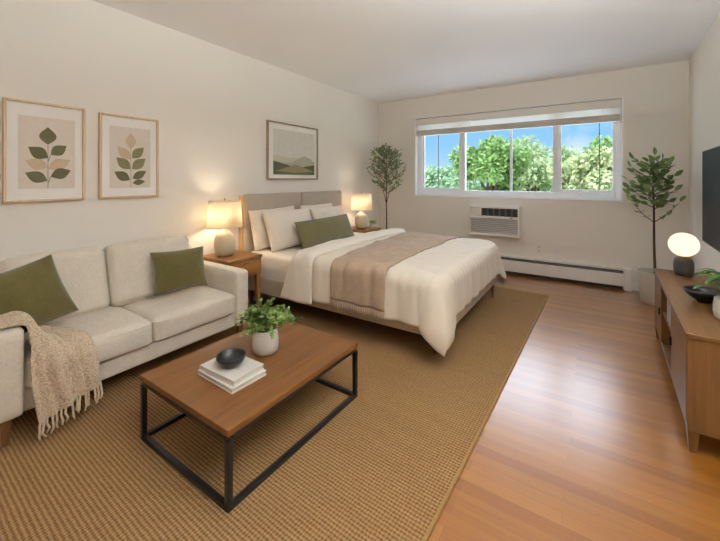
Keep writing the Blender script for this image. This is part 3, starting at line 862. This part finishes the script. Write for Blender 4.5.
def paint2(t, pr, y0, y1, z0, z1):
    w, h = y1 - y0, z1 - z0
    P_ = lambda a, b: (y0 + a * w, z0 + b * h)
    stem(pr, [P_(.5, 0), P_(.5, .35), P_(.5, .7)])
    for a, b, ang, L, W, m in ((.5, .65, 90, .38, .2, 'art_tan'), (.49, .47, 133, .42, .19, 'art_tan'), (.53, .49, 47, .40, .19, 'art_mid'),
                              (.49, .31, 138, .42, .2, 'art_mid'), (.53, .31, 42, .42, .2, 'art_mid'),
                              (.48, .13, 150, .40, .19, 'art_dark'), (.54, .15, 32, .38, .16, 'art_dark'), (.54, .08, 8, .30, .12, 'art_dark')):
        aleaf(pr, M[m], *P_(a, b), R(ang), L * w * 1.1, W * w * 1.3, .0174)
def hillmat(nm, c): return m_plain(nm, c, .85, .05, 25)
M['hill1'] = hillmat('hill pale', '#C9C1AE'); M['hill2'] = hillmat('hill mid', '#B2AF99'); M['hill3'] = hillmat('hill dark', '#54573A'); M['field'] = hillmat('field', '#8E8560'); M['skyart'] = hillmat('print sky', '#D8D3C8')
def paint3(t, pr, y0, y1, z0, z1):
    pr.data.materials.clear(); pr.data.materials.append(M['skyart'])
    w, h = y1 - y0, z1 - z0
    def layer(nm, mat, top, bot, x):
        bm = B(); n = 40
        a = [bm.verts.new((x, y0 + w * k / n, z0 + h * top(k / n))) for k in range(n + 1)]
        b = [bm.verts.new((x, y0 + w * k / n, z0 + h * bot(k / n))) for k in range(n + 1)]
        for k in range(n): bm.faces.new((a[k], a[k + 1], b[k + 1], b[k]))
        obj(nm, bm, mat, pr, solid=.0004)
    nz = lambda t, s, k: noise.noise(Vector((t * s, k, 0)))
    layer('printed_far_hills', M['hill1'], lambda t: .43 - .1 * t + .02 * nz(t, 5, 1), lambda t: .1, .0171)
    layer('printed_mountain', M['hill2'], lambda t: .24 + .2 * math.exp(-((t - .74) / .26) ** 2) + .015 * nz(t, 14, 2), lambda t: .1, .0175)
    layer('printed_trees', M['hill3'], lambda t: .17 + .13 * max(0, 1 - t * 1.9) + .12 * max(0, (t - .62) * 1.6) + .012 * nz(t, 30, 3), lambda t: 0.02, .0179)
    layer('printed_field', M['field'], lambda t: .18 * max(0, 1 - abs(t - .52) * 1.9) + .06, lambda t: .0 + .05 * abs(t - .5), .0183)
    layer('printed_foreground', M['hill3'], lambda t: .045 + .07 * abs(t - .5) + .012 * nz(t, 22, 4), lambda t: .0, .0187)
GF = 'botanical prints above the sofa'
frame('pale oak framed leaf print with dark olive leaves, left of the pair above the sofa', .556, .952, 1.086, 1.702, (.066, .054, .08, .09), .014, M['wood_frame'], paint1, GF)
frame('pale oak framed leaf print with fading sage leaves, nearer the bed', 1.034, 1.432, 1.09, 1.692, (.066, .058, .072, .083), .014, M['wood_frame'], paint2, GF)
frame('framed landscape print of green hills above the headboard', 2.548, 3.36, 1.225, 1.855, (.085, .06, .055, .075), .014, M['wood_frame2'], paint3, None)

# ------------------------------------------------------------------ trees in pots
def floor_pot(t, r0, r1, rt_, h):
    obj('pot', lathe(B(), [(0, 0), (r0 * .93, 0), (r0, .01), (r1, h * .6), (rt_, h * .97), (rt_ - .003, h), (rt_ - .012, h), (rt_ - .014, h * .85)], 48), M['pot_floor'], t, smooth=True)
    obj('soil', lathe(B(), [(0, h * .88), (rt_ - .0145, h * .86)], 30), M['soil'], t)
tl = thing('indoor_olive_tree', 'slender olive tree in the corner between bed and window', 'potted tree', (.347, 4.53, 0))
floor_pot(tl, .11, .135, .135, .28)
rng = random.Random(31)
bmT, bmL = B(), B()
tube(bmT, spline([(0, 0, .24), (.004, .003, .6), (0, 0, .98), (.006, .0, 1.3), (0, 0, 1.62)], 6), [.012 - .0085 * i / 24 for i in range(25)], 8)
def branch(bmT, bmL, rng, p0, d, L, r, LL, LW, nl, depth=0, mi=0):
    d = d.normalized(); p1 = p0 + d * L * .55 + Vector((0, 0, L * .05)); p2 = p0 + d * L + Vector((0, 0, L * .18))
    path = spline([p0, p1, p2], 5)
    tube(bmT, path, [r * (1 - .75 * i / 10) for i in range(len(path))], 5)
    for i in range(nl):
        t = .25 + .75 * (i + rng.random()) / nl; s = path[min(len(path) - 1, int(t * (len(path) - 1) + .5))]
        dd = (d * .7 + rdir(rng, -.4, .9)).normalized()
        leaf(bmL, s + rdir(rng) * .004, dd, rdir(rng) + Vector((0, 0, .25)), LL * rng.uniform(.75, 1.2), LW * rng.uniform(.8, 1.15), .15)
    if depth > 0:
        for k in range(3):
            q = path[rng.randint(3, len(path) - 2)]
            branch(bmT, bmL, rng, q, d + rdir(rng, -.2, .8) * .9, L * .5, r * .55, LL, LW, max(5, int(nl * .6)), depth - 1)
for s in (-1, 1):
    tube(bmT, spline([(0, 0, .86), (s * .035, -s * .02, .96), (s * .075, -s * .03, 1.08)], 5), .005, 6)
for k in range(34):
    z = 1.02 + .58 * (k / 33) ** .95; a = k * 2.4
    env = .29 * (1 - ((z - 1.22) / .52) ** 2 * (1 if z > 1.22 else 2.2)) + .03
    branch(bmT, bmL, rng, Vector((0, 0, z)), Vector((math.cos(a), math.sin(a), .35 + .5 * (z - 1))), max(.08, env * rng.uniform(.7, 1.0)) * (.78 if math.sin(a) > .4 or math.cos(a) < -.7 else 1), .004, .048, .018, 10, 1)
obj('trunk', bmT, M['trunk'], tl, smooth=True); obj('foliage', bmL, M['leaf_b'], tl)

tr = thing('indoor_leafy_tree', 'large-leaved potted tree in the corner behind the console', 'potted tree', (3.40, 4.52, 0))
floor_pot(tr, .115, .135, .138, .315)
rng = random.Random(8)
bmT, bmL = B(), B()
tube(bmT, spline([(0, 0, .27), (-.008, 0, .6), (-.01, 0, .95), (-.016, 0, 1.2), (-.012, 0, 1.31)], 6), [.0125 - .008 * i / 24 for i in range(25)], 8)
def spray(p0, d, L, n, LL, LW):
    d = d.normalized(); path = spline([p0, p0 + d * L * .5 + Vector((0, 0, .01)), p0 + d * L + Vector((0, 0, .05 * L / .2))], 6)
    tube(bmT, path, [.0045 - .003 * i / 12 for i in range(13)], 6)
    side = d.cross(Vector((0, 0, 1))).normalized()
    for i in range(n):
        t = .28 + .72 * i / (n - 1); s = path[min(12, int(t * 12))]
        for sg in ((-1, 1) if i < n - 1 else (0,)):
            dd = d * .55 + side * sg * .8 + Vector((0, 0, rng.uniform(.0, .45))) + rdir(rng) * .15
            leaf(bmL, s, dd, rdir(rng) * 1.1 + Vector((0, 0, .5)), LL * rng.uniform(.85, 1.15), LW * rng.uniform(.9, 1.1), .18, .1)
for k in range(24):
    z = .93 + .40 * k / 23; a = k * 2.4 + .3
    env = .245 - .13 * max(0, (z - 1.16) / .28) - .05 * max(0, (1.0 - z) / .1)
    wallside = .72 if (math.cos(a) > .3) else 1.0
    spray(Vector((-.012, 0, z)), Vector((math.cos(a), math.sin(a), .38 + .7 * max(0, z - 1.15))), env * rng.uniform(.82, 1.0) * wallside, 4, .084, .044)
for s in (-1, 1): spray(Vector((-.01, 0, .80)), Vector((s * .75, -.3, .62)), .25, 4, .078, .04)
spray(Vector((-.012, 0, 1.28)), Vector((.05, -.1, 1)), .15, 4, .075, .04)
obj('trunk', bmT, M['trunk'], tr, smooth=True); obj('foliage', bmL, M['leaf_a'], tr)

# ------------------------------------------------------------------ television and console
tv = thing('television', 'large black flat television on the right wall above the console', 'television', (xr(3.21), 3.21, .738), R(-2.5))
obj('wall_mount', box(B(), (-.03, -.15, .2), (-.001, .15, .45)), M['blackmetal'], tv)
obj('casing', box(B(), (-.058, -.61, 0), (-.03, .61, .71)), M['bezel'], tv, bevel=.004)
obj('screen', box(B(), (-.0595, -.602, .012), (-.0575, .602, .702)), M['screen'], tv)

CL, CDp, CH = 1.42, .335, .535
con = thing('media_console', 'oak media console with open middle shelves under the television', 'media console', (3.233, 2.12, 0), R(-2.0))
th_ = .022; ZB = .10
obj('top', box(B(), (-.004, -.004, CH - th_), (CDp, CL + .004, CH)), M['wood_con'], con, bevel=.003)
bm = B(); box(bm, (.002, 0, ZB), (CDp - .004, th_, CH - th_)); obj('side_panel', bm, M['wood_con_v'], con, bevel=.002)
bm = B(); box(bm, (.002, CL - th_, ZB), (CDp - .004, CL, CH - th_)); obj('side_panel', bm, M['wood_con_v'], con, bevel=.002)
obj('bottom_panel', box(B(), (.002, th_, ZB), (CDp - .004, CL - th_, ZB + th_)), M['wood_con'], con, bevel=.002)
obj('back_panel', box(B(), (CDp - .016, th_, ZB + th_), (CDp - .006, CL - th_, CH - th_)), M['wood_con'], con)
d1, d2 = .50, .985
for y in (d1, d2): obj('divider', box(B(), (.004, y, ZB + th_), (CDp - .016, y + .018, CH - th_)), M['wood_con_v'], con)
obj('shelf', box(B(), (.012, d1 + .018, .315), (CDp - .016, d2, .331)), M['wood_con'], con)
for ya, yb, hy in ((th_ + .002, d1 + .014, d1 - .022), (d2 + .004, CL - th_ - .002, d2 + .04)):
    dr = obj('door', box(B(), (.0, ya, ZB + th_ + .002), (.0035, yb, CH - th_ - .002)), M['wood_con'], con)
    obj('handle', box(B(), (-.01, hy - .003, .295), (0, hy + .003, .345)), M['blackmetal'], dr, bevel=.002)
for x in (.022, CDp - .03):
    for y in (.022, CL - .022):
        obj('leg', frustum(B(), (x, y, 0), (.012, .012), (x, y, ZB), (.021, .021)), M['wood_con_v'], con, bevel=.003)
def conpt(x, y, z):
    c, s = math.cos(R(-2.0)), math.sin(R(-2.0)); return (3.233 + x * c - y * s, 2.12 + x * s + y * c, z)
GC = 'books on the console shelf'
labs = ['grey book standing nearest the viewer on the open console shelf', 'second book from the near end of the console shelf row, pale cover', 'third book from the near end of the console shelf row, grey cover', 'pale book at the far end of the row on the console shelf']
for i in range(4):
    t = thing('shelf_book', labs[i], 'book', conpt(.095, .64 + i * .05, .331), R(-2.0), GC)
    h = .15 - .008 * (i % 2); dd = .16
    bm = B(); box(bm, (-dd / 2, 0, 0), (dd / 2, .003, h)); box(bm, (-dd / 2, .027, 0), (dd / 2, .03, h)); box(bm, (-dd / 2, .003, 0), (-dd / 2 + .003, .027, h))
    obj('cover', bm, M['book_c' if i % 2 == 0 else 'book_d'], t)
    obj('pages', box(B(), (-dd / 2 + .003, .003, .003), (dd / 2 - .004, .027, h - .004)), M['page'], t)
gl = thing('globe_lamp', 'lit round glass lamp on a charcoal base on the console', 'lamp', conpt(.15, 1.275, CH))
bm = B(); n = 72; prof_ = [(0, 0), (.042, 0), (.049, .006), (.055, .035), (.057, .07), (.054, .1), (.047, .12), (.04, .126), (0, .126)]
lathe(bm, prof_, n)
for v in bm.verts:
    r = math.hypot(v.co.x, v.co.y)
    if r > .044:
        a = math.atan2(v.co.y, v.co.x); k = 1 + .012 * math.cos(a * 36); v.co.x *= k; v.co.y *= k
obj('base', bm, M['charcoal'], gl, smooth=True)
obj('collar', lathe(B(), [(.036, .126), (.038, .128), (.038, .139), (.036, .141), (.02, .141)], 40), M['brass'], gl, smooth=True)
pr = []
for k in range(25):
    a = -math.pi / 2 + math.pi * k / 24
    pr.append((.086 * max(0, math.cos(a)) ** .92, 0.221 + .084 * math.sin(a)))
pr[0] = (0, pr[0][1]); pr[-1] = (0, pr[-1][1])
obj('glass_globe', lathe(B(), pr, 48), M['globe'], gl, smooth=True)

bb = thing('bowl', 'wide black bowl on the console in front of the globe lamp', 'bowl', conpt(.15, .60, CH)); bb.scale = (1.18,) * 3
obj('shell', lathe(B(), [(0, 0), (.026, 0), (.029, .005), (.052, .02), (.072, .043), (.078, .056), (.074, .057), (.067, .044), (.047, .026), (.022, .013), (0, .011)], 48), M['black_ceramic'], bb, smooth=True)
cp = thing('potted_plant', 'broad-leaved green plant in a white pot on the console', 'potted plant', conpt(.198, .3, CH))
obj('pot', lathe(B(), pot_prof(.05, .064, .058, .105), 44), M['pot'], cp, smooth=True)
obj('soil', lathe(B(), [(0, .09), (.0515, .088)], 30), M['soil'], cp)
rng = random.Random(12); bmL, bmS = B(), B()
for k in range(34):
    a = 2 * math.pi * k / 34 * 3.0 + rng.uniform(-.3, .3); q = .35 + .65 * rng.random()
    out = Vector((math.cos(a), math.sin(a), 0)); b0 = Vector((.03 * math.cos(a), .03 * math.sin(a), .095))
    tip = b0 + out * .06 * q + Vector((0, 0, .04 + .13 * (1.1 - q)))
    tube(bmS, spline([b0, (b0 + tip) / 2 + Vector((0, 0, .02)), tip], 4), .0018, 5)
    Lf = rng.uniform(.06, .085)
    if tip.x + out.x * Lf > .08: continue
    leaf(bmL, tip, out + Vector((0, 0, rng.uniform(-.1, .5))), Vector((0, 0, 1)), Lf, .040, .35, .12)
obj('foliage', bmL, M['leaf_d'], cp); obj('stems', bmS, M['leaf_d'], cp)

# ------------------------------------------------------------------ outside
o = obj('lawn', box(B(), (-40, D + 1.2, -3.3), (40, 60, -3.2)), M['lawn']); struct(o, 'green lawn outside below the window')
o = obj('bounce_roof', box(B(), (-3, D + .25, .1), (6.5, D + 4.2, .3)), m_plain('white roof membrane', '#EDEBE6', .8, .03)); struct(o, 'added, unseen low pale roof outside below the window')  # added unseen slab, throws daylight up through the window onto the ceiling
def garden_tree(lab, x, y, top, rad, mat, seed, squash=1.1, n=4200, LL=.17, airy=0):
    t = thing('garden_tree', lab, 'tree', (x, y, -3.2), 0, 'trees outside the window')
    rng = random.Random(seed); H_ = top + 3.2
    cz = H_ - rad * squash
    bmT, bmL = B(), B()
    tube(bmT, spline([(0, 0, 0), (rng.uniform(-.1, .1), 0, cz * .5), (0, 0, cz)], 5), [.16 - .1 * i / 10 for i in range(11)], 8)
    blobs = []
    for k in range(20):
        d = rdir(rng, -1, 1); d.z = d.z * 1.5 if d.z < 0 else d.z; q = rng.uniform(.45, .8)
        blobs.append((Vector((d.x * rad * q, d.y * rad * q, cz + d.z * rad * q * squash)), rad * rng.uniform(.26, .42)))
    for c, r in blobs[:12 if not airy else 20]:
        tube(bmT, spline([(0, 0, cz - rad * .9), (c.x * .5, c.y * .5, cz + (c.z - cz) * .35 - .1), c], 4), [.06 - .045 * i / 8 for i in range(9)], 5)
    per = n // len(blobs)
    for c, r in blobs:
        for k in range(per):
            d = rdir(rng); p = c + d * r * (rng.random() ** .35)
            if (p + Vector((x, y, 0))).y < D + 1.0: continue
            leaf(bmL, p, (d + rdir(rng) * .8 + Vector((0, 0, -.2))), d + rdir(rng) * .5, LL * rng.uniform(.7, 1.2), LL * .55, .2, .1)
    obj('trunk', bmT, M['trunk'], t, smooth=True); obj('foliage', bmL, M[mat], t)
    return t
garden_tree('big rounded bright green tree in the middle of the window view', 0.61, 9.60, 2.51, 0.95, 'tree0', 41, 1.2, 7000, 0.12, 0)
garden_tree('airy yellow-green tree right of the big rounded tree outside', 1.23, 12.30, 2.91, 1.15, 'tree1', 42, 1.5, 4200, 0.13, 1)
garden_tree('pale yellow-green tree seen through the right window pane', 2.95, 9.20, 2.18, 0.62, 'tree2', 43, 1.6, 4800, 0.11, 0)
garden_tree('low pale tree between the right mullion and the airy tree outside', 2.42, 10.5, 2.02, .6, 'tree2', 44, 1.5, 3600, .12, 0)
garden_tree('low blue-green tree seen through the left window pane', -1.60, 11.60, 1.81, 0.95, 'tree3', 45, 1.2, 4400, 0.15, 0)
garden_tree('distant hazy tree left of the big rounded tree outside', -2.18, 15.40, 2.33, 1.3, 'tree3', 46, 1.1, 3800, 0.18, 0)
garden_tree('distant tree behind the gap right of the big rounded tree', 1.22, 16.60, 2.78, 1.9, 'tree1', 47, 1.0, 4200, 0.2, 0)
garden_tree('far right tree outside at the edge of the right window pane', 3.60, 12.80, 2.74, 1.1, 'tree0', 48, 1.2, 4200, 0.17, 0)

# ------------------------------------------------------------------ light
cl = thing('added_fill_lamp', 'added white uplighter for fill light, out of view by the right wall before the console', 'added fill lamp', (3.36, .9, 0))  # added out-of-view lamp, fills the room with light off the ceiling
obj('base', lathe(B(), [(0, 0), (.15, 0), (.15, .015), (.02, .03), (.012, .04)], 40), M['white'], cl, smooth=True)
obj('pole', tube(B(), [(0, 0, .03), (0, 0, 1.62)], .011, 12), M['white'], cl, smooth=True)
obj('lamp_shade', lathe(B(), [(0, 1.615), (.05, 1.62), (.11, 1.67), (.15, 1.75)], 48), M['white'], cl, smooth=True, solid=.003)
L = bpy.data.lights.new('fill_uplight', 'AREA'); L.shape = 'DISK'; L.size = .26; L.energy = 122; L.color = (.88, .95, 1)
lo = bpy.data.objects.new('fill_uplight', L); COL.objects.link(lo); lo.parent = cl; lo.location = (0, 0, 1.745); lo.rotation_euler = (math.pi, 0, 0)

S = bpy.data.lights.new('sun', 'SUN'); S.energy = 5.5; S.angle = R(1); S.color = (1, .96, .88)
so = bpy.data.objects.new('sun', S); COL.objects.link(so)
so.rotation_euler = (-Vector((-.35, -.75, .85))).to_track_quat('-Z', 'Y').to_euler()
so.location = (-6, -8, 12)

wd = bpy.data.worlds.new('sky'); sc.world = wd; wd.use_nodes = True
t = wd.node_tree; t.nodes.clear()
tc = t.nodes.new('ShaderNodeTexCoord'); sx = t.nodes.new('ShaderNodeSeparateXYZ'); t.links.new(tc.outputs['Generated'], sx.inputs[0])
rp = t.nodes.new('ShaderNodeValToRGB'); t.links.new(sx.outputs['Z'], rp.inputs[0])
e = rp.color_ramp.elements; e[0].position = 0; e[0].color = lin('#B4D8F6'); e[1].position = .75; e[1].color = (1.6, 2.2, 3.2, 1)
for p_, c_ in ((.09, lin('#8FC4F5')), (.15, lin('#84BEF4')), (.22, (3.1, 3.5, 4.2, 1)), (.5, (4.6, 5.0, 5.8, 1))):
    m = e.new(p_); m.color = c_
nz = t.nodes.new('ShaderNodeTexNoise'); nz.inputs['Scale'].default_value = 5; nz.inputs['Detail'].default_value = 5; t.links.new(tc.outputs['Generated'], nz.inputs['Vector'])
cr = t.nodes.new('ShaderNodeValToRGB'); cr.color_ramp.elements[0].position = .6; cr.color_ramp.elements[1].position = .9; t.links.new(nz.outputs['Fac'], cr.inputs[0])
mx = t.nodes.new('ShaderNodeMix'); mx.data_type = 'RGBA'; t.links.new(cr.outputs[0], mx.inputs[0]); t.links.new(rp.outputs[0], mx.inputs[6]); mx.inputs[7].default_value = (.9, .93, .97, 1)
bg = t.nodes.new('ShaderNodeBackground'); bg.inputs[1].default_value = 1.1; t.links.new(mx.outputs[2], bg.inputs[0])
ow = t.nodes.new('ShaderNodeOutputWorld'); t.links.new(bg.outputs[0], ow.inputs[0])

# ------------------------------------------------------------------ camera
cam = bpy.data.cameras.new('camera'); co = bpy.data.objects.new('camera', cam); COL.objects.link(co)
co.location = (2.88, 0, 1.22); co.rotation_euler = (R(90), 0, R(33.5))
cam.sensor_width = 36; cam.lens = 351 / 720 * 36; cam.shift_y = -90.5 / 720; cam.clip_start = .02
sc.camera = co
vs = sc.view_settings; vs.view_transform = 'Standard'; vs.look = 'None'; vs.exposure = .19; vs.gamma = 1
try: vs.use_curve_mapping = False
except Exception: pass
sc.cycles.max_bounces = 10; sc.cycles.diffuse_bounces = 6; sc.cycles.transparent_max_bounces = 12
sc.cycles.sample_clamp_indirect = 6; sc.cycles.use_denoising = True; sc.cycles.caustics_reflective = False
